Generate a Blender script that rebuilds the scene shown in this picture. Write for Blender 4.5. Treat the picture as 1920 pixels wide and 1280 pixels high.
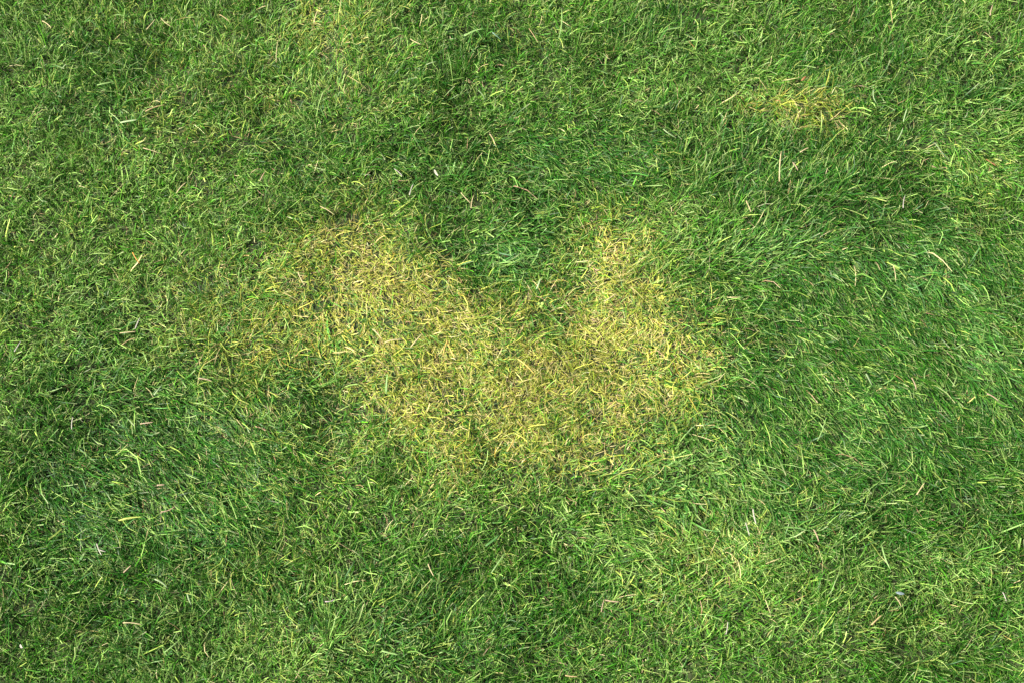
import bpy, math, random
import numpy as np

scene = bpy.context.scene
for o in list(bpy.data.objects):
    bpy.data.objects.remove(o, do_unlink=True)

# ------------------------------------------------------------------ camera
CAM_H = 1.68
TILT = math.radians(22)
cam_data = bpy.data.cameras.new('camera')
cam_data.lens = 43.45
cam_data.sensor_width = 36
cam_data.clip_start = 0.05
cam_data.clip_end = 500
cam = bpy.data.objects.new('camera', cam_data)
scene.collection.objects.link(cam)
cam.location = (0, -CAM_H * math.tan(TILT), CAM_H)
cam.rotation_euler = (TILT, 0, 0)
scene.camera = cam

# ------------------------------------------------------------------ light
SUN_EL = math.radians(47)
SUN_AZ = math.radians(-95)          # 0 = far side of the lawn, negative = left
world = bpy.data.worlds.new('World')
scene.world = world
world.use_nodes = True
wn = world.node_tree.nodes
bg = wn['Background']
sky = wn.new('ShaderNodeTexSky')
sky.sky_type = 'NISHITA'
sky.sun_disc = False
sky.sun_elevation = SUN_EL
sky.sun_rotation = SUN_AZ
sky.air_density = 1.0
sky.dust_density = 6.0
world.node_tree.links.new(sky.outputs[0], bg.inputs[0])
bg.inputs[1].default_value = 0.062
sun_data = bpy.data.lights.new('sun', 'SUN')
sun_data.energy = 4.8
sun_data.angle = math.radians(2.5)
sun_data.color = (1.0, 0.97, 0.91)
sun = bpy.data.objects.new('sun', sun_data)
scene.collection.objects.link(sun)
sun.location = (-2, 2, 4)
sun.rotation_euler = (math.pi / 2 - SUN_EL, 0, math.pi - SUN_AZ)
scene.view_settings.view_transform = 'Standard'
scene.view_settings.look = 'None'
scene.view_settings.exposure = 1.15
scene.view_settings.gamma = 1.0

# ------------------------------------------------------------------ lawn maps, in metres on the ground
# (x, y, radius x, radius y, amount, rotation); FLOW ends with the heading the blades are combed towards
DRY = [
    (-0.204, 0.089, 0.086, 0.075, 0.75, 0),
    (-0.255, 0.16, 0.056, 0.036, 0.5, 0),
    (-0.132, 0.03, 0.108, 0.064, 0.55, 0),
    (-0.234, 0.055, 0.047, 0.052, 0.3, 0),
    (-0.061, -0.012, 0.146, 0.08, 0.55, 0),
    (0.031, 0.021, 0.085, 0.047, 0.5, 0),
    (0.12, 0.168, 0.06, 0.045, 0.85, 0),
    (0.13, 0.102, 0.071, 0.048, 0.5, 0),
    (0.255, 0.017, 0.081, 0.056, 0.75, 0),
    (0.176, -0.037, 0.092, 0.062, 0.4, 0),
    (-0.011, -0.141, 0.064, 0.046, 0.7, 0),
    (0.004, -0.184, 0.067, 0.031, 0.4, 0),
    (-0.182, -0.077, 0.068, 0.049, 0.5, 0),
    (0.076, -0.061, 0.114, 0.062, 0.55, 0),
    (-0.302, 0.021, 0.116, 0.077, 0.24, 0),
    (0.188, -0.117, 0.053, 0.04, 0.35, 0),
    (-0.066, -0.195, 0.066, 0.043, 0.18, 0),
    (-0.373, 0.038, 0.124, 0.077, 0.18, 0),
    (-0.232, -0.133, 0.09, 0.064, 0.2, 0),
    (-0.031, -0.012, 0.323, 0.198, 0.16, 0),
    (-0.269, 0.133, 0.079, 0.062, 0.3, 0),
    (0.17, 0.021, 0.077, 0.051, 0.3, 0),
    (0.06, -0.125, 0.067, 0.048, 0.3, 0),
    (-0.008, 0.151, 0.071, 0.049, -0.8, 0),
    (-0.047, 0.115, 0.047, 0.031, -0.3, 0),
    (0.032, 0.129, 0.04, 0.031, -0.4, 0),
    (-0.245, -0.02, 0.046, 0.037, -0.25, 0),
    (-0.145, -0.029, 0.031, 0.021, -0.2, 0),
    (-0.098, -0.094, 0.03, 0.02, -0.25, 0),
    (-0.061, -0.061, 0.023, 0.02, -0.3, 0),
    (0.09, -0.117, 0.03, 0.024, -0.2, 0),
    (0.363, 0.021, 0.039, 0.103, -0.3, 0),
    (-0.278, -0.117, 0.045, 0.048, -0.2, 0),
    (0.438, 0.394, 0.067, 0.026, 0.62, 0),
    (0.372, 0.414, 0.054, 0.024, 0.42, 0),
    (0.499, 0.386, 0.037, 0.021, 0.45, 0),
    (0.478, 0.427, 0.059, 0.025, 0.3, 0),
    (-0.403, 0.432, 0.21, 0.163, 0.1, 0),
    (-0.273, 0.522, 0.103, 0.094, 0.12, 0),
    (-0.273, 0.512, 0.047, 0.062, 0.35, 0),
    (-0.302, 0.569, 0.052, 0.026, 0.45, 0),
    (-0.487, 0.344, 0.041, 0.034, 0.3, 0),
    (0.729, 0.25, 0.041, 0.065, 0.25, 0),
    (-0.408, 0.392, 0.075, 0.059, 0.18, 0),
    (-0.595, 0.492, 0.068, 0.062, 0.15, 0),
    (0.026, 0.543, 0.051, 0.042, 0.2, 0),
    (0.162, 0.241, 0.036, 0.017, 0.3, 0),
    (-0.491, 0.055, 0.093, 0.06, 0.1, 0),
    (-0.727, 0.124, 0.039, 0.053, 0.2, 0),
    (-0.724, 0.005, 0.027, 0.051, 0.3, 0),
    (0.272, -0.336, 0.079, 0.066, 0.22, 0),
    (0.24, -0.263, 0.065, 0.045, 0.2, 0),
    (-0.294, -0.218, 0.044, 0.046, 0.2, 0),
    (-0.361, -0.293, 0.043, 0.044, 0.1, 0),
    (-0.071, -0.386, 0.028, 0.021, 0.15, 0),
    (0.288, 0.334, 0.049, 0.038, 0.1, 0),
    (-0.413, -0.029, 0.077, 0.067, 0.1, 0),
    (0.59, -0.365, 0.057, 0.058, 0.1, 0),
    (-0.253, -0.421, 0.084, 0.042, 0.15, 0),
    (-0.604, 0.354, 0.041, 0.039, 0.12, 0),
    (0.191, -0.379, 0.035, 0.028, 0.15, 0),
]
LUSH = [
    (-0.427, -0.133, 0.112, 0.072, 0.9, 0),
    (-0.461, -0.233, 0.146, 0.084, 0.9, 0),
    (-0.518, -0.315, 0.086, 0.044, 0.6, 0),
    (-0.376, -0.203, 0.066, 0.093, 0.5, 0),
    (0.453, -0.012, 0.108, 0.093, 0.9, 0),
    (0.632, 0.005, 0.108, 0.12, 0.8, 0),
    (0.542, -0.109, 0.15, 0.089, 0.8, 0),
    (0.626, 0.142, 0.119, 0.054, 0.6, 0),
    (0.016, 0.306, 0.131, 0.057, 0.9, 0),
    (0.139, 0.287, 0.082, 0.047, 0.6, 0),
    (0.0, 0.16, 0.095, 0.054, 0.8, 0),
    (0.36, 0.297, 0.114, 0.057, 0.8, 0),
    (0.438, 0.259, 0.122, 0.066, 0.6, 0),
    (0.543, 0.177, 0.096, 0.054, 0.6, 0),
    (-0.042, -0.407, 0.113, 0.056, 0.6, 0),
    (-0.151, -0.329, 0.086, 0.044, 0.4, 0),
    (0.397, -0.218, 0.11, 0.046, 0.6, 0),
    (0.483, -0.233, 0.088, 0.046, 0.6, 0),
    (0.306, -0.141, 0.06, 0.048, 0.5, 0),
    (0.182, -0.263, 0.073, 0.037, 0.5, 0),
    (-0.614, -0.012, 0.069, 0.05, 0.5, 0),
    (-0.621, -0.188, 0.081, 0.062, 0.5, 0),
    (-0.553, -0.077, 0.068, 0.041, 0.4, 0),
    (0.545, 0.502, 0.119, 0.051, 0.6, 0),
    (0.24, 0.543, 0.051, 0.042, 0.5, 0),
    (-0.223, 0.553, 0.043, 0.031, 0.5, 0),
    (-0.051, 0.482, 0.076, 0.041, 0.5, 0),
    (-0.657, 0.452, 0.076, 0.04, 0.4, 0),
    (-0.363, 0.334, 0.066, 0.038, 0.4, 0),
    (-0.561, -0.421, 0.084, 0.049, 0.5, 0),
    (-0.34, -0.386, 0.085, 0.028, 0.5, 0),
    (0.574, -0.435, 0.084, 0.042, 0.3, 0),
    (-0.322, 0.213, 0.072, 0.037, 0.4, 0),
    (0.288, 0.055, 0.039, 0.026, 0.3, 0),
    (-0.162, 0.259, 0.041, 0.028, 0.4, 0),
    (0.747, 0.432, 0.05, 0.06, 0.5, 0),
]
COARSE = [
    (0.0, 0.146, 0.048, 0.036, 0.45, 0),
    (0.278, 0.452, 0.076, 0.045, 0.7, 0),
    (-0.122, 0.287, 0.037, 0.028, 0.8, 0),
    (-0.283, -0.386, 0.042, 0.028, 0.6, 0),
    (-0.487, -0.455, 0.056, 0.021, 0.6, 0),
    (-0.247, 0.005, 0.039, 0.034, 0.5, 0),
    (0.616, 0.124, 0.071, 0.04, 0.6, 0),
    (0.515, -0.077, 0.045, 0.024, 0.6, 0),
    (0.691, -0.012, 0.046, 0.05, 0.6, 0),
    (0.405, -0.293, 0.051, 0.03, 0.6, 0),
    (-0.749, 0.383, 0.05, 0.049, 0.6, 0),
    (-0.615, 0.383, 0.033, 0.029, 0.6, 0),
    (-0.627, 0.344, 0.033, 0.019, 0.5, 0),
    (0.742, 0.452, 0.042, 0.061, 0.6, 0),
    (-0.06, 0.522, 0.034, 0.026, 0.6, 0),
    (0.244, -0.18, 0.044, 0.047, 0.5, 0),
    (0.349, 0.142, 0.055, 0.027, 0.6, 0),
    (-0.67, 0.055, 0.047, 0.026, 0.4, 0),
    (0.66, -0.278, 0.029, 0.03, 0.6, 0),
    (-0.154, -0.442, 0.07, 0.028, 0.5, 0),
    (0.213, -0.218, 0.037, 0.038, 0.5, 0),
    (-0.538, -0.077, 0.03, 0.02, 0.5, 0),
    (-0.237, -0.455, 0.042, 0.021, 0.5, 0),
]
PALE = [
    (-0.308, -0.428, 0.112, 0.056, 0.8, 0),
    (0.287, 0.462, 0.084, 0.071, 0.7, 0),
    (-0.759, 0.287, 0.065, 0.194, 0.5, 0),
    (0.306, -0.256, 0.102, 0.076, 0.5, 0),
    (0.773, 0.432, 0.059, 0.122, 0.5, 0),
    (-0.676, -0.012, 0.054, 0.102, 0.4, 0),
    (-0.51, 0.021, 0.093, 0.051, 0.3, 0),
    (0.214, -0.203, 0.059, 0.046, 0.5, 0),
    (0.594, -0.386, 0.085, 0.071, 0.3, 0),
    (-0.114, 0.287, 0.049, 0.028, 0.5, 0),
    (0.385, -0.351, 0.086, 0.043, 0.3, 0),
    (-0.536, 0.259, 0.162, 0.114, 0.3, 0),
    (0.699, -0.061, 0.046, 0.099, 0.3, 0),
]
FLOW = [
    (-0.426, -0.141, 0.127, 0.088, 1.0, -0.779),
    (-0.468, -0.241, 0.161, 0.084, 1.0, -0.827),
    (0.461, -0.012, 0.154, 0.11, 0.9, -0.973),
    (0.632, 0.005, 0.139, 0.137, 1.0, -1.058),
    (0.556, -0.117, 0.18, 0.089, 0.9, -1.034),
    (0.65, 0.142, 0.143, 0.054, 0.8, -0.976),
    (0.041, 0.306, 0.147, 0.057, 0.9, -0.825),
    (0.18, 0.297, 0.065, 0.076, 0.6, -1.183),
    (-0.217, 0.03, 0.07, 0.051, 0.8, -0.935),
    (-0.008, 0.151, 0.079, 0.054, 0.8, -1.026),
    (-0.313, 0.072, 0.07, 0.07, 0.5, -1.162),
    (0.359, 0.287, 0.098, 0.057, 0.6, 1.35),
    (0.439, 0.269, 0.098, 0.056, 0.6, 1.185),
    (-0.042, -0.414, 0.127, 0.063, 0.5, 1.226),
    (0.547, 0.522, 0.137, 0.062, 0.4, 1.042),
    (-0.652, 0.543, 0.172, 0.063, 0.3, 1.228),
    (0.21, -0.285, 0.101, 0.045, 0.7, -0.964),
    (0.325, -0.188, 0.089, 0.07, 0.5, -1.174),
    (-0.1, 0.005, 0.077, 0.051, 0.6, -1.032),
    (0.093, 0.03, 0.062, 0.034, 0.5, -1.064),
    (-0.373, 0.25, 0.065, 0.056, 0.5, -1.165),
    (-0.345, 0.315, 0.057, 0.057, 0.4, -1.324),
    (-0.622, -0.012, 0.077, 0.05, 0.4, -0.056),
    (0.29, 0.089, 0.078, 0.052, 0.3, 0.719),
    (0.671, 0.297, 0.082, 0.057, 0.7, -1.089),
    (0.414, 0.16, 0.072, 0.036, 0.6, 0.463),
    (0.546, -0.322, 0.065, 0.044, 0.4, -1.392),
    (-0.183, -0.414, 0.112, 0.063, 0.3, 1.345),
    (0.233, -0.386, 0.113, 0.043, 0.3, 1.005),
    (0.416, -0.4, 0.106, 0.042, 0.3, 0.815),
    (-0.612, -0.256, 0.073, 0.076, 0.4, -0.625),
]

SMALL = (0.45, 0.387, 0.142, 0.069)          # the small dry patch
rng = np.random.default_rng(11)
random.seed(5)

def blobsum(tab, x, y):
    s = np.zeros_like(x)
    for b in tab:
        s += b[4] * np.exp(-(((x - b[0]) / b[2]) ** 2 + ((y - b[1]) / b[3]) ** 2) * 0.52)
    return s

def vnoise(x, y, cell, seed):
    """smooth value noise in -1..1"""
    g = np.random.default_rng(seed).uniform(-1, 1, (128, 128))
    u, v = x / cell + 64.3, y / cell + 64.7
    iu, iv = np.floor(u).astype(int), np.floor(v).astype(int)
    fu, fv = u - iu, v - iv
    fu, fv = fu * fu * (3 - 2 * fu), fv * fv * (3 - 2 * fv)
    a = g[iu % 128, iv % 128]; b = g[(iu + 1) % 128, iv % 128]
    c = g[iu % 128, (iv + 1) % 128]; d = g[(iu + 1) % 128, (iv + 1) % 128]
    return (a * (1 - fu) + b * fu) * (1 - fv) + (c * (1 - fu) + d * fu) * fv

def dryness(x, y):
    n = 0.6 * vnoise(x, y, .035, 1) + 0.5 * vnoise(x, y, .09, 2) + 0.4 * vnoise(x, y, .014, 12)
    d = blobsum(DRY, x + .012 * vnoise(x, y, .03, 3) + .022 * vnoise(x, y, .07, 23), y + .012 * vnoise(x, y, .03, 4) + .022 * vnoise(x, y, .07, 24))
    return np.clip(np.clip(d * .64, -.2, .80) * (1 + .40 * n) + 0.09 * n, 0, 1)

def lushness(x, y):
    return np.clip(blobsum(LUSH, x, y) + .45 * vnoise(x, y, .06, 5) + .3 * vnoise(x, y, .15, 6) + .15, 0, 1)

def coarseness(x, y):
    return np.clip(blobsum(COARSE, x, y) + .3 * vnoise(x, y, .05, 7), 0, 1)

def paleness(x, y):
    return np.clip(blobsum(PALE, x, y) + .25 * vnoise(x, y, .05, 21) + .2 * vnoise(x, y, .12, 22), 0, 1)

def flow(x, y):
    fx = np.zeros_like(x); fy = np.zeros_like(x)
    for b in FLOW:
        w = b[4] * np.exp(-(((x - b[0]) / b[2]) ** 2 + ((y - b[1]) / b[3]) ** 2) * .8)
        fx += w * math.cos(b[5]); fy += w * math.sin(b[5])
    fx += .35 * vnoise(x, y, .07, 8); fy += .35 * vnoise(x, y, .07, 9) - .05
    return fx, fy

def ground_z(x, y):
    return .012 * vnoise(x, y, .16, 10) + .006 * vnoise(x, y, .06, 13)

def sward_height(x, y):
    d, l = dryness(x, y), lushness(x, y)
    return (.031 + .014 * l - .004 * d) * (1 + .18 * vnoise(x, y, .03, 14))

# ------------------------------------------------------------------ materials
def new_mat(name):
    m = bpy.data.materials.new(name)
    m.use_nodes = True
    return m, m.node_tree.nodes, m.node_tree.links, m.node_tree.nodes['Principled BSDF']

def leaf_material(name, color=None, rough=.45, trans=.22):
    m, n, l, p = new_mat(name)
    out = n['Material Output']
    tr = n.new('ShaderNodeBsdfTranslucent')
    mix = n.new('ShaderNodeMixShader')
    mix.inputs[0].default_value = trans
    if color is None:
        src = n.new('ShaderNodeAttribute'); src.attribute_name = 'blade_color'
        col = src.outputs['Color']
    else:
        tc = n.new('ShaderNodeTexCoord')
        nz = n.new('ShaderNodeTexNoise'); nz.inputs['Scale'].default_value = 260; nz.inputs['Detail'].default_value = 4
        l.new(tc.outputs['Object'], nz.inputs['Vector'])
        rp = n.new('ShaderNodeValToRGB')
        rp.color_ramp.elements[0].position = .3; rp.color_ramp.elements[1].position = .7
        rp.color_ramp.elements[0].color = tuple(c * .72 for c in color) + (1,)
        rp.color_ramp.elements[1].color = tuple(min(1, c * 1.15) for c in color) + (1,)
        l.new(nz.outputs['Fac'], rp.inputs[0])
        col = rp.outputs[0]
    l.new(col, p.inputs['Base Color'])
    l.new(col, tr.inputs['Color'])
    p.inputs['Roughness'].default_value = rough
    p.inputs['Specular IOR Level'].default_value = .22
    l.new(p.outputs[0], mix.inputs[1]); l.new(tr.outputs[0], mix.inputs[2])
    l.new(mix.outputs[0], out.inputs['Surface'])
    return m

blade_mat = leaf_material('grass_blades')

def soil_material():
    m, n, l, p = new_mat('soil_with_shade')  # dark green soil colour, with the shade between blades put into it
    tc = n.new('ShaderNodeTexCoord')
    a = n.new('ShaderNodeTexNoise'); a.inputs['Scale'].default_value = 60; a.inputs['Detail'].default_value = 8
    b = n.new('ShaderNodeTexNoise'); b.inputs['Scale'].default_value = 7; b.inputs['Detail'].default_value = 5
    for t in (a, b): l.new(tc.outputs['Object'], t.inputs['Vector'])
    r1 = n.new('ShaderNodeValToRGB'); r2 = n.new('ShaderNodeValToRGB')
    r1.color_ramp.elements[0].position = .35; r1.color_ramp.elements[1].position = .7
    r1.color_ramp.elements[0].color = (.014, .016, .005, 1); r1.color_ramp.elements[1].color = (.040, .036, .012, 1)
    r2.color_ramp.elements[0].position = .35; r2.color_ramp.elements[1].position = .65
    r2.color_ramp.elements[0].color = (.012, .030, .004, 1); r2.color_ramp.elements[1].color = (.025, .055, .008, 1)
    l.new(a.outputs['Fac'], r1.inputs[0]); l.new(a.outputs['Fac'], r2.inputs[0])
    mx = n.new('ShaderNodeMix'); mx.data_type = 'RGBA'
    l.new(b.outputs['Fac'], mx.inputs[0]); l.new(r1.outputs[0], mx.inputs[6]); l.new(r2.outputs[0], mx.inputs[7])
    l.new(mx.outputs[2], p.inputs['Base Color'])
    p.inputs['Roughness'].default_value = .95
    bp = n.new('ShaderNodeBump'); bp.inputs['Strength'].default_value = .6; bp.inputs['Distance'].default_value = .01
    l.new(a.outputs['Fac'], bp.inputs['Height']); l.new(bp.outputs[0], p.inputs['Normal'])
    return m

# ------------------------------------------------------------------ mesh helpers
def array_mesh(name, verts, quads, colors=None, mat=None):
    me = bpy.data.meshes.new(name)
    nv, nq = len(verts), len(quads)
    me.vertices.add(nv); me.vertices.foreach_set('co', verts.astype(np.float32).ravel())
    me.loops.add(nq * 4); me.loops.foreach_set('vertex_index', quads.astype(np.int32).ravel())
    me.polygons.add(nq); me.polygons.foreach_set('loop_start', (np.arange(nq) * 4).astype(np.int32))
    me.update(calc_edges=True)
    if colors is not None:
        at = me.attributes.new('blade_color', 'FLOAT_COLOR', 'POINT')
        at.data.foreach_set('color', colors.astype(np.float32).ravel())
    if mat: me.materials.append(mat)
    return me

def tag(o, label, cat=None, group=None, kind=None):
    o['label'] = label
    if cat: o['category'] = cat
    if group: o['group'] = group
    if kind: o['kind'] = kind
    return o

def link(name, me):
    o = bpy.data.objects.new(name, me)
    scene.collection.objects.link(o)
    return o

# ------------------------------------------------------------------ ground: one sheet, fine under the lawn in view, out to the horizon
def axis(lo, hi):
    fine = np.arange(lo, hi + .001, .02)
    far = np.array([.3, .8, 1.6, 3, 6, 12, 25, 60, 150])
    return np.concatenate([(lo - far)[::-1], fine, hi + far])
gx, gy = axis(-1.3, 1.3), axis(-1.1, 1.1)
GX, GY = np.meshgrid(gx, gy, indexing='ij')
GZ = ground_z(GX, GY) * np.exp(-np.maximum(0, np.hypot(GX, GY) - 1.2) * 2)
nx, ny = len(gx), len(gy)
idx = np.arange(nx * ny).reshape(nx, ny)
gq = np.stack([idx[:-1, :-1], idx[1:, :-1], idx[1:, 1:], idx[:-1, 1:]], -1).reshape(-1, 4)
ground = link('ground', array_mesh('ground', np.stack([GX, GY, GZ], -1).reshape(-1, 3), gq, None, soil_material()))
tag(ground, 'soil in the gaps between the blades, with shade painted into its dark green', 'ground', kind='structure')

# ------------------------------------------------------------------ grass blades
def make_blades(x, y, z, az, length, lean, curl, swerve, width, twist, cut, base_c, mid_c, tip_c, segs=4, kink=None, follow=True):
    """ribbons: one row of vertices pairs per segment; returns verts (n, rows*2, 3) and colours"""
    n = len(x); rows = segs + 1
    V = np.zeros((n, rows, 2, 3)); C = np.ones((n, rows, 2, 4))
    px, py, pz = x.copy(), y.copy(), z.copy()
    for r in range(rows):
        s = r / segs
        th = np.minimum(lean + curl * s, 1.65)
        if kink is not None:
            th = th + np.where(s > kink[0], kink[1], 0)
        a = az + swerve * (s - .3)
        dx, dy, dz = np.sin(th) * np.cos(a), np.sin(th) * np.sin(a), np.cos(th)
        if r > 0:
            st = length / segs
            px = px + st * dx; py = py + st * dy; pz = pz + st * dz
        taper = np.where(cut, 1 - .35 * s * s, 1 - .88 * s ** 2.2)
        if r == 0: taper = taper * .75
        w = width * taper * .5
        hx, hy = -np.sin(a), np.cos(a)                       # level side vector
        nxn, nyn, nzn = -np.cos(th) * np.cos(a), -np.cos(th) * np.sin(a), np.sin(th)
        t = twist * (.4 + .6 * s)
        ct, sn = np.cos(t), np.sin(t)
        sx, sy, sz = hx * ct + nxn * sn, hy * ct + nyn * sn, nzn * sn
        for k, sg in enumerate((-1, 1)):
            V[:, r, k, 0] = px + sg * w * sx
            V[:, r, k, 1] = py + sg * w * sy
            V[:, r, k, 2] = pz + sg * w * sz
        if s < .5: c = base_c + (mid_c - base_c) * (s / .5) ** .8
        else: c = mid_c + (tip_c - mid_c) * ((s - .5) / .5) ** 3
        C[:, r, :, :3] = c[:, None, :]
    # the blades follow the ground they lie over and never dip into it
    rel = np.maximum(V[..., 2] - z[:, None, None], .0025)
    rel[:, 0] = -.003
    under = ground_z(V[..., 0], V[..., 1]) if follow else 0
    V[..., 2] = under + rel
    return V.reshape(n, rows * 2, 3), C.reshape(n, rows * 2, 4)

def ribbons_to_mesh(name, parts, mat):
    vs, qs, cs, off = [], [], [], 0
    for V, C in parts:
        n, k, _ = V.shape
        seg = k // 2 - 1
        base = off + np.arange(n)[:, None] * k
        for r in range(seg):
            i = base + 2 * r
            qs.append(np.concatenate([i, i + 1, i + 3, i + 2], 1))
        vs.append(V.reshape(-1, 3)); cs.append(C.reshape(-1, 4)); off += n * k
    return array_mesh(name, np.concatenate(vs), np.concatenate(qs), np.concatenate(cs), mat)

def lin(*rgb):
    return np.array([(c / 255) ** 2.2 for c in rgb])

def palette(n, d, l, co, pl, r):
    """blade colours of the sward: class 0 green, 1 yellow-green, 2 straw, 3 brown"""
    u = r.uniform(0, 1, n)
    p3 = .005 + .022 * d
    p2 = p3 + .012 + .30 * d ** 1.4 - .008 * l
    p1 = p2 + .07 + .54 * d - .04 * l
    cls = np.where(u < p3, 3, np.where(u < p2, 2, np.where(u < p1, 1, 0)))
    c = np.zeros((n, 3))
    h = np.clip(r.normal(.46, .32, n) + .45 * d - .42 * l + .2 * pl, 0, 1)[:, None]
    green = DEEP + (FRESH - DEEP) * h
    pale = (r.uniform(0, 1, n) < .30 - .12 * l + .08 * d + .40 * pl)[:, None] * r.uniform(.3, 1, (n, 1))
    green = green + (LIGHT - green) * pale
    k = np.clip(co * r.uniform(0, 1.2, n), 0, 1)[:, None]
    green = green + (BLUE - green) * k * .6
    yel = YGREEN_A + (YGREEN_B - YGREEN_A) * r.uniform(0, 1, (n, 1))
    fresh = np.clip(1 - 1.8 * d, 0, 1)[:, None]             # away from the dry patches the odd dead blade is paler
    yel = yel + (np.array([.25, .39, .08]) - yel) * fresh * .7
    q = r.uniform(0, 1, (n, 1))
    straw = STRAW_A + (STRAW_B - STRAW_A) * q
    gold = r.uniform(0, 1, (n, 1)) < .08
    straw = np.where(gold, GOLD, straw)
    straw = straw + (np.array([.54, .46, .26]) - straw) * fresh * .8
    brown = BROWN_A + (BROWN_B - BROWN_A) * q
    for i, col in enumerate((green, yel, straw, brown)):
        c[cls == i] = col[cls == i]
    c *= r.lognormal(-.03, .29, (n, 1))
    return np.clip(c, 0, .85), cls

DEEP, FRESH, BLUE = np.array([.010, .080, .005]), np.array([.078, .250, .013]), np.array([.09, .24, .055])
LIGHT = np.array([.27, .42, .10])  # pale green that also paints the blades' bright highlights into their colour
YGREEN_A, YGREEN_B = np.array([.24, .34, .028]), np.array([.45, .42, .085])
STRAW_A, STRAW_B, GOLD = np.array([.56, .46, .14]), np.array([.66, .55, .26]), np.array([.56, .40, .06])
BROWN_A, BROWN_B = np.array([.28, .15, .06]), np.array([.42, .28, .18])
TIP_TAN = np.array([.56, .52, .28])

def sward(x0, x1, y0, y1, per_cm2, r, flat=False, segs=4, young=False):
    """tufts of blades over a rectangle; returns ribbon arrays, dryness and colour class of each blade"""
    area = (x1 - x0) * (y1 - y0) * 1e4
    step = .0125                                             # tufts stand on a loose grid, so the sward closes
    mx, my = int(round((x1 - x0) / step)), int(round((y1 - y0) / step))
    nt = mx * my
    gi_, gj_ = np.meshgrid(np.arange(mx), np.arange(my), indexing='ij')
    tx = x0 + (gi_.ravel() + r.uniform(-.1, 1.1, nt)) * (x1 - x0) / mx
    ty = y0 + (gj_.ravel() + r.uniform(-.1, 1.1, nt)) * (y1 - y0) / my
    per = per_cm2 * area / nt
    cnt = r.poisson(per * r.gamma(6, 1 / 6, nt))
    ti = np.repeat(np.arange(nt), cnt); n = len(ti)
    ox, oy = r.normal(0, .0060, n), r.normal(0, .0060, n)
    x, y = tx[ti] + ox, ty[ti] + oy
    if flat:
        x, y = x0 + (x - x0) % (x1 - x0), y0 + (y - y0) % (y1 - y0)
        d = np.full(n, .08); l = np.full(n, .4); co = np.full(n, .15); pl = np.full(n, .15); fx = np.zeros(n); fy = np.zeros(n)
        z = np.full(n, 0.); hh = np.full(n, .036)
    else:
        d, l, co, pl = dryness(x, y), lushness(x, y), coarseness(x, y), paleness(x, y)
        fx, fy = flow(x, y); z = ground_z(x, y); hh = sward_height(x, y)
    fs = np.hypot(fx, fy)
    tuft_az = r.uniform(0, 2 * np.pi, nt)[ti]
    out_az = np.arctan2(oy, ox)
    vx = fx * 1.25 + .35 * np.cos(tuft_az) + .45 * np.cos(out_az) * r.uniform(0, 1, n)
    vy = fy * 1.25 + .35 * np.sin(tuft_az) + .45 * np.sin(out_az) * r.uniform(0, 1, n)
    az = np.arctan2(vy, vx) + r.normal(0, .65, n) / (1 + .6 * fs)
    wild = r.uniform(0, 1, n) < .22 - .14 * np.clip(fs, 0, 1)
    az = np.where(wild, r.uniform(0, 2 * np.pi, n), az)
    f = np.clip(fs, 0, 1)
    lean = np.abs(r.normal(.30, .30, n)) + .40 * f + .15 * d
    curl = np.clip(r.normal(.85, .55, n) + .45 * f + .2 * d, -.3, 2.1)
    length = hh * .69 * r.lognormal(0, .26, n) * (1 - .02 * f)
    short = r.uniform(0, 1, n) < .22
    length = np.where(short, length * .6, length)
    if young:                                                # new shoots close to the soil, between the tufts
        length = r.uniform(.010, .019, n)
        x, y = x + r.uniform(-.008, .008, n), y + r.uniform(-.008, .008, n)
    width = r.lognormal(math.log(.00096), .32, n) * (1 + .55 * co) * (1 - .12 * d)
    col, cls = palette(n, d, l, co, pl, r)
    dead = cls >= 2
    lean = np.where(dead, lean + r.uniform(-.1, .5, n), lean)
    width = np.where(dead, width * .8, width)
    swerve = r.normal(0, .75, n) + np.where(dead, r.normal(0, .7, n), 0)
    twist = r.normal(0, .8, n)
    cut = r.uniform(0, 1, n) < .5
    kink = (r.uniform(.3, .8, n), np.where(r.uniform(0, 1, n) < .16, r.normal(0, .8, n), 0))
    base = col * .75 + np.array([.36, .42, .14]) * .25 * r.uniform(.2, 1, (n, 1))
    tip = np.where((cut & (r.uniform(0, 1, n) < .45))[:, None], col * .6 + TIP_TAN * .4, col)
    V, C = make_blades(x, y, z, az, length, lean, curl, swerve, width, twist, cut, base, col, tip, segs, kink, not flat)
    return V, C, x, y, d, cls

AX0, AX1, AY0, AY1 = -.93, .93, -.58, .70
V, C, bx, by, bd, bc = sward(AX0, AX1, AY0, AY1, 13.0, rng, segs=3)
Vy, Cy, yx, yy, yd, yc = sward(AX0, AX1, AY0, AY1, 1.6, np.random.default_rng(19), segs=2, young=True)
print('blades', len(bx), len(yx))
small = ((bx - SMALL[0]) ** 2 / SMALL[2] ** 2 + (by - SMALL[1]) ** 2 / SMALL[3] ** 2) < 1
central = ((bx - .0) ** 2 / .52 ** 2 + (by - .0) ** 2 / .36 ** 2) < 1
yellowed = (bc >= 1) & (bd > .22)
sel_s = yellowed & small
sel_c = yellowed & central & ~sel_s
sel_g = ~(sel_s | sel_c)
o = link('lawn_grass', ribbons_to_mesh('lawn_grass', [(V[sel_g], C[sel_g]), (Vy, Cy)], blade_mat))
tag(o, 'short green mown grass covering the lawn around the yellow patches', 'grass', kind='stuff')
o = link('yellowed_grass', ribbons_to_mesh('yellowed_grass', [(V[sel_c], C[sel_c])], blade_mat))
tag(o, 'large yellowed dry grass patch in the middle of the lawn', 'dry grass', kind='stuff')
o = link('yellowed_grass', ribbons_to_mesh('yellowed_grass', [(V[sel_s], C[sel_s])], blade_mat))
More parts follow.
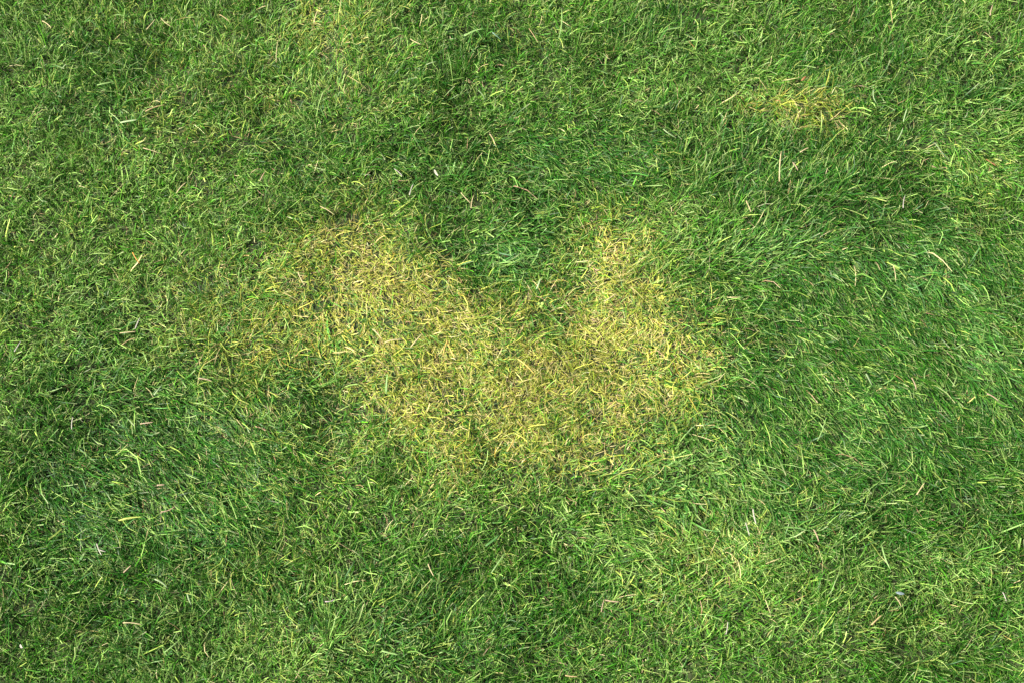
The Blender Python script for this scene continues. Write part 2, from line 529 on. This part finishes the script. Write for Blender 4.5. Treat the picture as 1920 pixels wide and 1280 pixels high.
tag(o, 'small yellowed dry grass patch in the upper right of the lawn', 'dry grass', kind='stuff')
del V, C, Vy, Cy

# loose clippings and dead thatch lying flat among the blades
def clippings(n, r):
    x, y = r.uniform(AX0, AX1, n), r.uniform(AY0, AY1, n)
    d = dryness(x, y)
    keep = r.uniform(0, 1, n) < .18 + .8 * d
    x, y, d = x[keep], y[keep], d[keep]; n = len(x)
    z = ground_z(x, y) + sward_height(x, y) * r.uniform(.05, .5, n)
    q = r.uniform(0, 1, (n, 1))
    col = np.where(r.uniform(0, 1, (n, 1)) < .8, STRAW_A + (STRAW_B - STRAW_A) * q, BROWN_A + (BROWN_B - BROWN_A) * q) * r.lognormal(0, .2, (n, 1))
    col = np.clip(col, 0, .8)
    return make_blades(x, y, z, r.uniform(0, 2 * np.pi, n), r.uniform(.008, .03, n), r.normal(1.45, .3, n), r.normal(0, .5, n),
                       r.normal(0, .8, n), r.lognormal(math.log(.0010), .3, n), r.normal(0, .6, n), np.ones(n, bool), col, col, col, 3)
Vt, Ct = clippings(7000, rng)
o = link('thatch', ribbons_to_mesh('thatch', [(Vt, Ct)], blade_mat))
tag(o, 'loose straw-coloured clippings and dead thatch scattered among the blades', 'clippings', kind='stuff')

# the lawn goes on outside the frame: one block of sward repeated around the part in view
TX, TY = (AX1 - AX0) / 3, (AY1 - AY0) / 2
r2 = np.random.default_rng(77)
Vo, Co, *_ = sward(-TX / 2, TX / 2, -TY / 2, TY / 2, 10.0, r2, flat=True, segs=3)
outer = link('surrounding_lawn', ribbons_to_mesh('surrounding_lawn', [(Vo, Co)], blade_mat))
tag(outer, 'green mown grass carrying on beyond the edges of the picture', 'grass', kind='stuff')
ng = bpy.data.node_groups.new('lawn_repeat', 'GeometryNodeTree')
ng.interface.new_socket('Geometry', in_out='INPUT', socket_type='NodeSocketGeometry')
ng.interface.new_socket('Geometry', in_out='OUTPUT', socket_type='NodeSocketGeometry')
gi, go = ng.nodes.new('NodeGroupInput'), ng.nodes.new('NodeGroupOutput')
iop = ng.nodes.new('GeometryNodeInstanceOnPoints')
join = ng.nodes.new('GeometryNodeJoinGeometry')
cx, cy = (AX0 + AX1) / 2, (AY0 + AY1) / 2
NXT, NYT = 7, 6                                # blocks to each side
def block(ax, ay, bx_, by_):
    """grid points of block centres from (ax, ay) to (bx_, by_), counted in blocks"""
    gr = ng.nodes.new('GeometryNodeMeshGrid')
    nxv, nyv = bx_ - ax + 1, by_ - ay + 1
    gr.inputs['Size X'].default_value = (nxv - 1) * TX; gr.inputs['Size Y'].default_value = (nyv - 1) * TY
    gr.inputs['Vertices X'].default_value = nxv; gr.inputs['Vertices Y'].default_value = nyv
    tf = ng.nodes.new('GeometryNodeTransform')
    tf.inputs['Translation'].default_value = (cx + (ax + bx_) / 2 * TX, cy + ((ay + by_) / 2 - .5) * TY, 0)
    ng.links.new(gr.outputs['Mesh'], tf.inputs['Geometry'])
    ng.links.new(tf.outputs[0], join.inputs[0])
# the part in view takes columns -1..1 and rows 0..1
block(-NXT, -NYT, NXT, -1); block(-NXT, 2, NXT, NYT); block(-NXT, 0, -2, 1); block(2, 0, NXT, 1)
rv = ng.nodes.new('FunctionNodeRandomValue'); rv.data_type = 'INT'
rv.inputs[4].default_value = 0; rv.inputs[5].default_value = 1
mul = ng.nodes.new('ShaderNodeMath'); mul.operation = 'MULTIPLY'; mul.inputs[1].default_value = math.pi
comb = ng.nodes.new('ShaderNodeCombineXYZ')
ng.links.new(rv.outputs[2], mul.inputs[0]); ng.links.new(mul.outputs[0], comb.inputs[2])
ng.links.new(join.outputs[0], iop.inputs['Points']); ng.links.new(gi.outputs[0], iop.inputs['Instance'])
ng.links.new(comb.outputs[0], iop.inputs['Rotation'])
ng.links.new(iop.outputs[0], go.inputs[0])
outer.modifiers.new('lawn_repeat', 'NODES').node_group = ng

# ------------------------------------------------------------------ single things lying in the grass
# name, label, category, x, y, heading, length, width in mm, colour, bend, group
PIECES = [
    ('straw', 'short pale straw lying in the green grass near the top left corner', 'straw', -0.7415, 0.5287, -0.724, 0.0238, 2.2, 'cream', 0.3, 'loose straws'),
    ('straw', 'cream straw sloping up to the right, left one of a pair near the top edge', 'straw', -0.5836, 0.5451, 1.042, 0.0237, 2.0, 'cream', 0.4, 'loose straws'),
    ('straw', 'bent cream straw sloping down, right one of a pair near the top edge', 'straw', -0.5609, 0.5472, -0.819, 0.0279, 2.0, 'cream', 0.5, 'loose straws'),
    ('straw', 'tan straw on yellowish grass close to the top edge, left of centre', 'straw', -0.4654, 0.5575, -0.668, 0.023, 2.0, 'tan', 0.2, 'loose straws'),
    ('straw', 'pale upright straw at the very top edge above the yellow-green patch', 'straw', -0.3189, 0.5627, 1.335, 0.026, 2.2, 'cream', 0.2, 'loose straws'),
    ('grass_blade', 'broad grey-green blade lying level among darker grass in the upper left', 'grass blade', -0.6344, 0.4176, 0.317, 0.0276, 3.2, 'pale_green', 0.3, 'broad blades'),
    ('straw', 'long tan straw rising gently to the right in the upper left lawn', 'straw', -0.5543, 0.3768, 0.356, 0.0324, 2.2, 'tan', 0.25, 'loose straws'),
    ('grass_blade', 'pale broad flattened blade in the upper left, below the long tan straw', 'grass blade', -0.5926, 0.3518, 0.165, 0.0275, 3.4, 'whitish_green', 0.2, 'broad blades'),
    ('grass_blade', 'pale steep blade just below the pale flattened one in the upper left', 'grass blade', -0.6085, 0.3404, -1.19, 0.0234, 2.6, 'pale_green', 0.2, 'broad blades'),
    ('straw', 'cream straw lying almost level in the left upper lawn', 'straw', -0.5526, 0.3017, -0.272, 0.0287, 2.2, 'cream', 0.2, 'loose straws'),
    ('straw', 'thin pale upright stalk in the yellow-green grass at upper left', 'straw', -0.3771, 0.4932, 1.526, 0.036, 1.6, 'cream', 0.2, 'loose straws'),
    ('straw', 'cream straw sloping up to the right, left of the brown grass patch and high up', 'straw', -0.5044, 0.2435, 0.853, 0.0211, 2.2, 'cream', 0.4, 'loose straws'),
    ('straw', 'thin cream straw sloping down to the right just above the yellow patch', 'straw', -0.2771, 0.1999, -0.596, 0.0271, 1.8, 'cream', 0.2, 'loose straws'),
    ('grass_blade', 'broad pale green blade near the top edge, left of centre', 'grass blade', -0.061, 0.5185, 0.292, 0.0325, 3.2, 'pale_green', 0.3, 'broad blades'),
    ('grass_blade', 'short broad bluish blade near the top edge beside the pale green one', 'grass blade', -0.0237, 0.5083, -0.697, 0.0218, 3.4, 'blue_green', 0.3, 'broad blades'),
    ('grass_blade', 'long pale green blade standing upright near the top centre', 'grass blade', 0.0791, 0.5349, 1.469, 0.0574, 2.8, 'pale_green', 0.25, 'broad blades'),
    ('straw', 'thin tan straw sloping steeply down to the right near the top centre', 'straw', 0.0339, 0.5134, -1.096, 0.033, 1.8, 'tan', 0.2, 'loose straws'),
    ('straw', 'curved cream straw near the top edge on yellow-green grass', 'straw', -0.1546, 0.5002, -0.502, 0.0231, 1.8, 'cream', 0.7, 'loose straws'),
    ('grass_blade', 'whitish bent blade in the grass above the dark upper centre clump', 'grass blade', -0.1256, 0.4541, 0.511, 0.0189, 2.4, 'whitish_green', 0.5, 'broad blades'),
    ('grass_blade', 'whitish steep blade right of the bent whitish one, upper centre', 'grass blade', -0.0473, 0.4117, -1.139, 0.0228, 2.2, 'whitish_green', 0.3, 'broad blades'),
    ('straw', 'cream straw pointing down over the dark upper centre clump', 'straw', -0.0294, 0.3215, -1.229, 0.0241, 2.2, 'cream', 0.2, 'loose straws'),
    ('grass_blade', 'long thin grey-green stalk lying over short grass, upper centre', 'grass blade', -0.1433, 0.3102, -1.116, 0.0572, 1.6, 'pale_green', 0.25, 'broad blades'),
    ('husk', 'small shiny white husk lying in a dark gap above the yellow patch', 'husk', -0.1152, 0.2572, -1.084, 0.0135, 4.2, 'white', 0.2, None),
    ('straw', 'thin purplish stalk left of the small white husk', 'straw', -0.1726, 0.2627, -0.883, 0.0195, 1.6, 'mauve', 0.2, 'loose straws'),
    ('straw', 'whitish straw standing steeply, below and left of the small white husk', 'straw', -0.1523, 0.2325, 1.289, 0.0196, 2.2, 'white', 0.2, 'loose straws'),
    ('straw', 'cream straw standing steeply below and right of the small white husk', 'straw', -0.0607, 0.218, 1.397, 0.0234, 2.0, 'cream', 0.3, 'loose straws'),
    ('straw', 'thin cream straw lying beside the steep one, above the dark notch of the yellow patch', 'straw', -0.0704, 0.2234, -0.891, 0.0243, 1.8, 'cream', 0.2, 'loose straws'),
    ('grass_blade', 'curved whitish blade right of the dark upper centre clump', 'grass blade', 0.2406, 0.3196, -0.604, 0.0266, 2.2, 'whitish_green', 0.6, 'broad blades'),
    ('straw', 'long tan straw standing upright in the tall grass below the small yellow patch', 'straw', 0.4072, 0.272, 1.429, 0.0503, 2.6, 'cream', 0.15, 'loose straws'),
    ('straw', 'short pinkish straw just right of the long upright one', 'straw', 0.4314, 0.272, -1.14, 0.0155, 2.6, 'pink', 0.2, 'loose straws'),
    ('straw', 'short pale straw above and right of the long upright one', 'straw', 0.4488, 0.3046, 0.526, 0.0158, 2.4, 'cream', 0.2, 'loose straws'),
    ('grass_blade', 'curved whitish blade right of the small yellow patch', 'grass blade', 0.5651, 0.4, -1.374, 0.0261, 2.0, 'whitish_green', 0.8, 'broad blades'),
    ('grass_blade', 'pale upright blade right of the curved whitish one, upper right', 'grass blade', 0.613, 0.371, 1.192, 0.0276, 2.2, 'whitish_green', 0.2, 'broad blades'),
    ('grass_blade', 'pale thin blade standing steeply in the upper right, below the pale upright one', 'grass blade', 0.6023, 0.3366, 1.134, 0.0253, 2.2, 'whitish_green', 0.2, 'broad blades'),
    ('grass_blade', 'curved pale blade hooked over the tall grass left of the long upright straw', 'grass blade', 0.2936, 0.2784, 1.211, 0.0317, 1.8, 'pale_green', 0.9, 'broad blades'),
    ('grass_blade', 'long pale curved blade sweeping down to the right in the upper right lawn', 'grass blade', 0.6593, 0.2971, -1.07, 0.047, 2.6, 'whitish_green', 0.6, 'broad blades'),
    ('straw', 'cream straw leaning steeply in green grass below the tall tuft, right of centre', 'straw', 0.3545, 0.2026, -1.292, 0.0208, 2.4, 'cream', 0.2, 'loose straws'),
    ('straw', 'tan upright straw close to the top right edge', 'straw', 0.6074, 0.5441, -1.51, 0.0242, 2.2, 'tan', 0.2, 'loose straws'),
    ('straw', 'pinkish upright straw nearest to the top right corner', 'straw', 0.7662, 0.5523, 1.219, 0.0234, 2.8, 'pink', 0.2, 'loose straws'),
    ('dead_leaf', 'tiny reddish brown leaf in the grass above the small yellow patch', 'leaf', 0.4606, 0.4363, 0.739, 0.0104, 4.2, 'brown', 0.3, None),
    ('straw', 'brown straw near the right edge in the upper lawn', 'straw', 0.7318, 0.2822, -0.842, 0.0176, 2.0, 'brown', 0.3, 'loose straws'),
    ('straw', 'whitish broken straw in the right upper lawn below the long curved blade', 'straw', 0.5843, 0.2053, 1.273, 0.024, 2.0, 'white', 0.4, 'loose straws'),
    ('straw', 'whitish split straw left of the yellow patch, over dark grass', 'straw', -0.5472, 0.0224, 1.177, 0.0172, 2.4, 'white', 0.2, 'loose straws'),
    ('straw', 'cream straw lying level below the whitish split one, left of the yellow patch', 'straw', -0.5583, 0.0057, 0.038, 0.0244, 1.8, 'cream', 0.1, 'loose straws'),
    ('straw', 'hooked tan straw just under the level cream one, left of the yellow patch', 'straw', -0.5552, -0.0075, 0.153, 0.0225, 1.8, 'tan', 1.1, 'loose straws'),
    ('grass_blade', 'whitish blade sloping up to the right in the left middle lawn', 'grass blade', -0.4985, -0.0885, 1.01, 0.0193, 2.4, 'whitish_green', 0.2, 'broad blades'),
    ('straw', 'pinkish straw lying level above the combed long grass at left', 'straw', -0.5095, -0.1382, 0.111, 0.0191, 2.4, 'pink', 0.2, 'loose straws'),
    ('straw', 'pinkish cream straw lying over grass between the combed tuft and the yellow patch', 'straw', -0.4339, -0.0733, -0.324, 0.0218, 2.4, 'pink', 0.3, 'loose straws'),
    ('straw', 'whitish upright straw near the left edge, middle lawn', 'straw', -0.6133, -0.1382, 1.604, 0.0186, 2.0, 'white', 0.2, 'loose straws'),
    ('straw', 'whitish straw leaning at the very left edge', 'straw', -0.7115, -0.0182, 1.241, 0.0184, 2.4, 'white', 0.3, 'loose straws'),
    ('straw', 'orange blade of dead grass leaning in green grass at left, above the level straw', 'straw', -0.558, 0.1221, -0.975, 0.0214, 2.2, 'orange', 0.2, 'loose straws'),
    ('straw', 'pale straw sloping down over the left rim of the yellow patch', 'straw', -0.3113, 0.0893, -1.071, 0.0242, 2.0, 'cream', 0.3, 'loose straws'),
    ('grass_blade', 'short broad whitish blade under the dark notch of the yellow patch', 'grass blade', 0.0397, 0.0841, 1.212, 0.017, 3.2, 'whitish_green', 0.2, 'broad blades'),
    ('clover_leaf', 'pale green clover leaf at the top of the yellow patch, under the dark notch', 'clover', 0.0424, 0.0484, 0.378, 0.0117, 8, 'clover', 0.2, 'clover leaves'),
    ('clover_leaf', 'yellow-green clover leaf between the two right lobes of the yellow patch', 'clover', 0.2179, 0.0535, 1.051, 0.0101, 7, 'clover_yellow', 0.2, 'clover leaves'),
    ('grass_blade', 'broad pale green blade standing upright in the lower left of the yellow patch', 'grass blade', -0.179, -0.0733, 1.544, 0.0288, 3.6, 'pale_green', 0.15, 'broad blades'),
    ('straw', 'long golden straw sloping down to the right in the middle of the yellow patch', 'straw', 0.0212, -0.0459, -0.77, 0.0343, 2.4, 'gold', 0.2, 'loose straws'),
    ('straw', 'golden straw pointing down in the middle left of the yellow patch', 'straw', -0.0898, -0.0198, -1.196, 0.0311, 2.4, 'gold', 0.3, 'loose straws'),
    ('straw', 'golden straw beside another, pointing down to the left in the yellow patch', 'straw', -0.0974, -0.0182, -1.795, 0.0244, 2.2, 'gold', 0.3, 'loose straws'),
    ('straw', 'cream curved straw lying high in the right half of the yellow patch', 'straw', 0.1447, 0.0611, 0.644, 0.0195, 2.2, 'cream', 0.6, 'loose straws'),
    ('straw', 'long wavy cream straw lying level in the left half of the yellow patch', 'straw', -0.1716, -0.0075, 0.095, 0.0259, 2.2, 'cream', 0.5, 'loose straws'),
    ('straw', 'cream straw rising to the right, left half of the yellow patch', 'straw', -0.138, -0.0083, 0.804, 0.025, 2.2, 'cream', 0.1, 'loose straws'),
    ('straw', 'pale straw sloping down in the yellow patch, above the level wavy one', 'straw', -0.1941, 0.0016, -0.919, 0.0213, 2.4, 'cream', 0.4, 'loose straws'),
    ('straw', 'golden tuft straw at the bottom tip of the yellow patch', 'straw', -0.0015, -0.166, 1.1, 0.0214, 2.4, 'gold', 0.3, 'loose straws'),
    ('grass_blade', 'broad white-tipped blade lying in the dark combed grass at right', 'grass blade', 0.5054, -0.0733, -1.199, 0.0198, 4.0, 'whitish_green', 0.2, 'broad blades'),
    ('straw', 'thin cream straw standing steeply in the combed grass at upper right', 'straw', 0.5625, 0.0936, -1.528, 0.0254, 1.8, 'cream', 0.2, 'loose straws'),
    ('grass_blade', 'long thin pale blade leaning below the combed grass at right', 'grass blade', 0.4331, -0.1459, 1.234, 0.0397, 1.6, 'pale_green', 0.35, 'broad blades'),
    ('grass_blade', 'curled pale blade hooked like a sickle in the combed grass at right', 'grass blade', 0.5858, -0.0621, 1.013, 0.0201, 2.0, 'pale_green', 1.0, 'broad blades'),
    ('straw', 'pinkish cream straw lying steeply in the combed grass, left of the sickle-shaped blade', 'straw', 0.5668, -0.0813, -1.354, 0.0184, 2.2, 'pink', 0.2, 'loose straws'),
    ('straw', 'pinkish straw near the right edge of the lawn, middle height', 'straw', 0.6751, -0.1004, -0.694, 0.0185, 2.4, 'pink', 0.3, 'loose straws'),
    ('grass_blade', 'broad yellow-green blade lying level in the lower left lawn', 'grass blade', -0.5184, -0.2713, 0.145, 0.034, 3.2, 'yellow_green', 0.2, 'broad blades'),
    ('straw', 'curved pinkish straw above the level yellow-green blade, lower left', 'straw', -0.4677, -0.261, 0.408, 0.0209, 2.0, 'pink', 0.7, 'loose straws'),
    ('twig', 'small forked whitish twig lying in a dark gap at lower left', 'twig', -0.5577, -0.3136, -0.993, 0.0182, 2.4, 'white', 0.2, None),
    ('straw', 'short flat pinkish straw in the combed grass at left', 'straw', -0.4799, -0.2276, 0.091, 0.0101, 3.2, 'pink', 0.1, 'loose straws'),
    ('straw', 'pinkish straw rising to the right, under the forked twig', 'straw', -0.5153, -0.3408, 0.752, 0.0134, 2.4, 'pink', 0.2, 'loose straws'),
    ('grass_blade', 'whitish blue curved blade in the lower left combed grass', 'grass blade', -0.4673, -0.3592, -0.625, 0.0223, 2.8, 'whitish_green', 0.5, 'broad blades'),
    ('grass_blade', 'whitish blade pointing down at the lower end of the combed grass at left', 'grass blade', -0.4283, -0.3817, -1.039, 0.016, 2.6, 'whitish_green', 0.3, 'broad blades'),
    ('husk', 'tiny white husk near the lower left corner', 'husk', -0.6455, -0.441, -0.783, 0.0066, 3.6, 'white', 0.1, None),
    ('grass_blade', 'long pale blade rising to the right near the bottom edge, left', 'grass blade', -0.4436, -0.4383, 0.772, 0.034, 2.2, 'pale_green', 0.3, 'broad blades'),
    ('straw', 'wavy pale straw lying above the long rising blade, lower left', 'straw', -0.4999, -0.4122, -0.136, 0.0255, 1.8, 'cream', 0.4, 'loose straws'),
    ('straw', 'tangled grey straw in the green grass, bottom left of centre', 'straw', -0.2407, -0.3845, 0.264, 0.0138, 2.0, 'mauve', 0.9, 'loose straws'),
    ('straw', 'long whitish straw standing bent in the lower right lawn', 'straw', 0.33, -0.2684, -1.437, 0.0218, 2.8, 'white', 0.25, 'loose straws'),
    ('straw', 'thin whitish straw left of the long bent one, lower right', 'straw', 0.3209, -0.2845, -1.329, 0.0186, 2.0, 'white', 0.1, 'loose straws'),
    ('straw', 'pinkish upright straw right of the two whitish ones, lower right', 'straw', 0.4094, -0.2976, -1.347, 0.017, 3.0, 'pink', 0.2, 'loose straws'),
    ('dead_leaf', 'tiny bluish grey scrap of leaf in the lower right lawn', 'leaf', 0.5172, -0.3726, -0.269, 0.0109, 5, 'grey_blue', 0.2, None),
    ('straw', 'forked pale straw under the bluish grey scrap, lower right', 'straw', 0.5145, -0.3831, -1.177, 0.0147, 2.2, 'cream', 0.5, 'loose straws'),
    ('straw', 'tan straw rising to the right in the lower right lawn', 'straw', 0.4794, -0.4088, 0.681, 0.0191, 2.6, 'tan', 0.2, 'loose straws'),
    ('grass_blade', 'long green blade arching down to the right above the bluish grey scrap', 'grass blade', 0.4999, -0.3265, -1.291, 0.036, 2.6, 'pale_green', 0.5, 'broad blades'),
    ('grass_blade', 'thin pale arching blade near the bottom, right of centre', 'grass blade', 0.262, -0.404, -0.263, 0.0316, 1.8, 'pale_green', 0.6, 'broad blades'),
    ('straw', 'short whitish straw near the lower right corner', 'straw', 0.6559, -0.3768, -1.453, 0.0123, 2.4, 'white', 0.2, 'loose straws'),
    ('straw', 'thin whitish straw standing near the bottom, right of centre', 'straw', 0.2819, -0.4198, 1.366, 0.0167, 1.8, 'white', 0.2, 'loose straws'),
    ('straw', 'cream straw among green blades at right, below the combed grass', 'straw', 0.557, -0.2328, 0.94, 0.0204, 2.4, 'cream', 0.2, 'loose straws'),
    ('grass_blade', 'broad dark green blade below the bottom tip of the yellow patch', 'grass blade', -0.0257, -0.3034, 0.742, 0.0244, 4.0, 'dark_green', 0.3, 'broad blades'),
    ('grass_blade', 'long pale green blade rising to the right below the broad dark one', 'grass blade', -0.0185, -0.3322, 1.018, 0.0328, 2.2, 'pale_green', 0.2, 'broad blades'),
    ('grass_blade', 'broad pale blade lying level near the bottom edge, left of centre', 'grass blade', -0.1589, -0.4518, -0.237, 0.0237, 3.0, 'pale_green', 0.2, 'broad blades'),
    ('straw', 'tan straw lying level at the bottom edge, right of centre', 'straw', 0.0776, -0.4794, -0.102, 0.0164, 2.2, 'tan', 0.3, 'loose straws'),
    ('straw', 'pinkish upright straw, left of a pair in the lower centre', 'straw', 0.1206, -0.3873, 1.368, 0.0168, 2.2, 'pink', 0.2, 'loose straws'),
    ('straw', 'pinkish level straw, right of a pair in the lower centre', 'straw', 0.1334, -0.3824, -0.14, 0.0182, 2.2, 'pink', 0.3, 'loose straws'),
    ('straw', 'thin cream straw sloping down in green grass, lower centre left', 'straw', -0.1084, -0.3443, -1.099, 0.0187, 2.0, 'cream', 0.2, 'loose straws'),
]

COLOURS = {
    'cream': (.50, .42, .22), 'tan': (.44, .33, .16), 'white': (.42, .40, .32), 'pink': (.40, .30, .19), 'gold': (.60, .44, .12),
    'mauve': (.40, .32, .33), 'brown': (.30, .14, .06), 'orange': (.55, .28, .06), 'pale_green': (.22, .36, .11), 'whitish_green': (.34, .45, .22),
    'blue_green': (.20, .34, .22), 'yellow_green': (.36, .42, .09), 'dark_green': (.08, .20, .05), 'clover': (.32, .46, .10),
    'clover_yellow': (.46, .48, .08), 'grey_blue': (.16, .21, .22)}
piece_mats = {k: leaf_material('piece_' + k, c, .45, .2) for k, c in COLOURS.items()}

def sweep(points, widths, section, twist):
    """closed cross-section swept along a line"""
    verts, faces, k = [], [], len(section)
    P = [np.array(p) for p in points]
    for i, p in enumerate(P):
        t = P[min(i + 1, len(P) - 1)] - P[max(i - 1, 0)]
        t = t / np.linalg.norm(t)
        side = np.cross((0, 0, 1), t); side /= np.linalg.norm(side)
        up_ = np.cross(t, side)
        c, s = math.cos(twist * i / len(P)), math.sin(twist * i / len(P))
        sd, u_ = side * c + up_ * s, up_ * c - side * s
        for a, b in section:
            verts.append(tuple(p + sd * a * widths[i] + u_ * b * widths[i]))
    for i in range(len(P) - 1):
        for j in range(k):
            a, b = i * k + j, i * k + (j + 1) % k
            faces.append((a, b, b + k, a + k))
    faces.append(tuple(range(k))[::-1]); faces.append(tuple(range((len(P) - 1) * k, len(P) * k)))
    return verts, faces

def curve_points(length, bend, rise, rr, n=9):
    """a line about the origin, curving sideways by bend radians, sagging at the ends"""
    pts, a, p = [], -bend * .5, np.zeros(2)
    for i in range(n):
        s = i / (n - 1)
        pts.append((p[0], p[1], rise * (s - .5) + .06 * length * math.sin(math.pi * s)))
        p = p + length / (n - 1) * np.array([math.cos(a), math.sin(a)])
        a += bend / (n - 1) * (1 + .7 * rr.uniform(-1, 1))
    c = np.array([pts[n // 2][0], pts[n // 2][1], 0])
    return [tuple(np.array(q) - c) for q in pts]

TUBE = [(.5 * math.cos(i * math.pi / 4), .34 * math.sin(i * math.pi / 4)) for i in range(8)]
VEE = [(-.5, .16), (0, -.02), (.5, .16), (.5, .10), (0, -.10), (-.5, .10)]

def mesh_obj(name, data, mat):
    me = bpy.data.meshes.new(name)
    me.from_pydata(data[0], [], data[1])
    me.materials.append(mat)
    for p in me.polygons: p.use_smooth = True
    return link(name, me)

def join_data(*ds):
    vs, fs = [], []
    for v, f in ds:
        k = len(vs); vs += v; fs += [tuple(i + k for i in q) for q in f]
    return vs, fs

rr = random.Random(3)
for name, label, cat, x, y, heading, length, wmm, colour, bend, group in PIECES:
    w = wmm * .00078
    mat = piece_mats[colour]
    xa, ya = np.array([x]), np.array([y])
    z = float(ground_z(xa, ya)[0] + sward_height(xa, ya)[0] * .82)
    sgn = rr.choice((-1, 1)); n = 9
    if name == 'straw':
        pts = curve_points(length, bend * sgn, rr.uniform(-.1, .25) * length, rr)
        ws = [w * (1 - .35 * (i / (n - 1)) ** 2) * (1.25 if i == 5 else 1) for i in range(n)]
        o = mesh_obj(name, sweep(pts, ws, TUBE, rr.uniform(-1, 1)), mat)
    elif name == 'grass_blade':
        pts = curve_points(length, bend * sgn, rr.uniform(-.1, .2) * length, rr)
        ws = [w * (.75 + .25 * min(1, 3 * i / (n - 1))) * (1 - .75 * (i / (n - 1)) ** 4) for i in range(n)]
        o = mesh_obj(name, sweep(pts, ws, VEE, rr.uniform(-.8, .8)), mat)
    elif name == 'twig':
        a = sweep(curve_points(length, .2, .1 * length, rr), [w * (1 - .3 * i / 8) for i in range(9)], TUBE, 0)
        q = [(length * .05 + .55 * length * t * math.cos(.75), .55 * length * t * math.sin(.75), .06 * length * (1 - t)) for t in (0, .35, .7, 1)]
        b = sweep(q, [w * .8, w * .7, w * .6, w * .4], TUBE, 0)
        o = mesh_obj(name, join_data(a, b), mat)
    elif name == 'husk':
        pts = curve_points(length, .3, .2 * length, rr)
        ws = [w * (.25 + .75 * math.sin(math.pi * (i + .6) / 9.2)) for i in range(9)]
        o = mesh_obj(name, sweep(pts, ws, [(-.5, .2), (-.25, -.02), (0, -.1), (.25, -.02), (.5, .2), (.25, -.12), (0, -.2), (-.25, -.12)], .4), mat)
    elif name == 'dead_leaf':
        pts = curve_points(length, .4, .25 * length, rr)
        ws = [w * (.12 + .88 * math.sin(math.pi * min(1, (i + .4) / 8.6)) ** .8) for i in range(9)]
        o = mesh_obj(name, sweep(pts, ws, VEE, .5), mat)
    elif name == 'clover_leaf':
        o = bpy.data.objects.new(name, None); scene.collection.objects.link(o); o.empty_display_size = .01
        st = mesh_obj('stem', sweep([(-.006, 0, -.03), (-.003, 0, -.015), (-.001, 0, -.005), (0, 0, 0)], [.0012, .0011, .001, .001], TUBE, 0), mat)
        st.parent = o
        R = w * .75
        for k in range(3):
            vs = [(0, 0, 0)]; ring = 16
            for i in range(ring + 1):
                t = -math.pi + 2 * math.pi * i / ring
                rad = 1 + .10 * math.cos(2 * t)
                if i in (8,): rad *= .86                       # notch at the leaflet's tip
                vs.append((R * .95 * (1 + math.cos(t) * rad) * .5 + .0004, R * .5 * math.sin(t) * rad, R * .16 * abs(math.sin(t)) + R * .08 * (1 + math.cos(t))))
            fs = [(0, i, i + 1) for i in range(1, ring + 1)]
            vs[0] = (R * .5, 0, -R * .01)
            lf = mesh_obj('leaflet', (vs, fs), mat)
            sd = lf.modifiers.new('thickness', 'SOLIDIFY'); sd.thickness = .0003
            lf.parent = o; lf.rotation_euler = (0, rr.uniform(-.15, .1), k * 2 * math.pi / 3 + .3)
        z += .006
    o.location = (x, y, z)
    o.rotation_euler = (rr.uniform(-.25, .25), 0, heading)
    tag(o, label, cat, group)
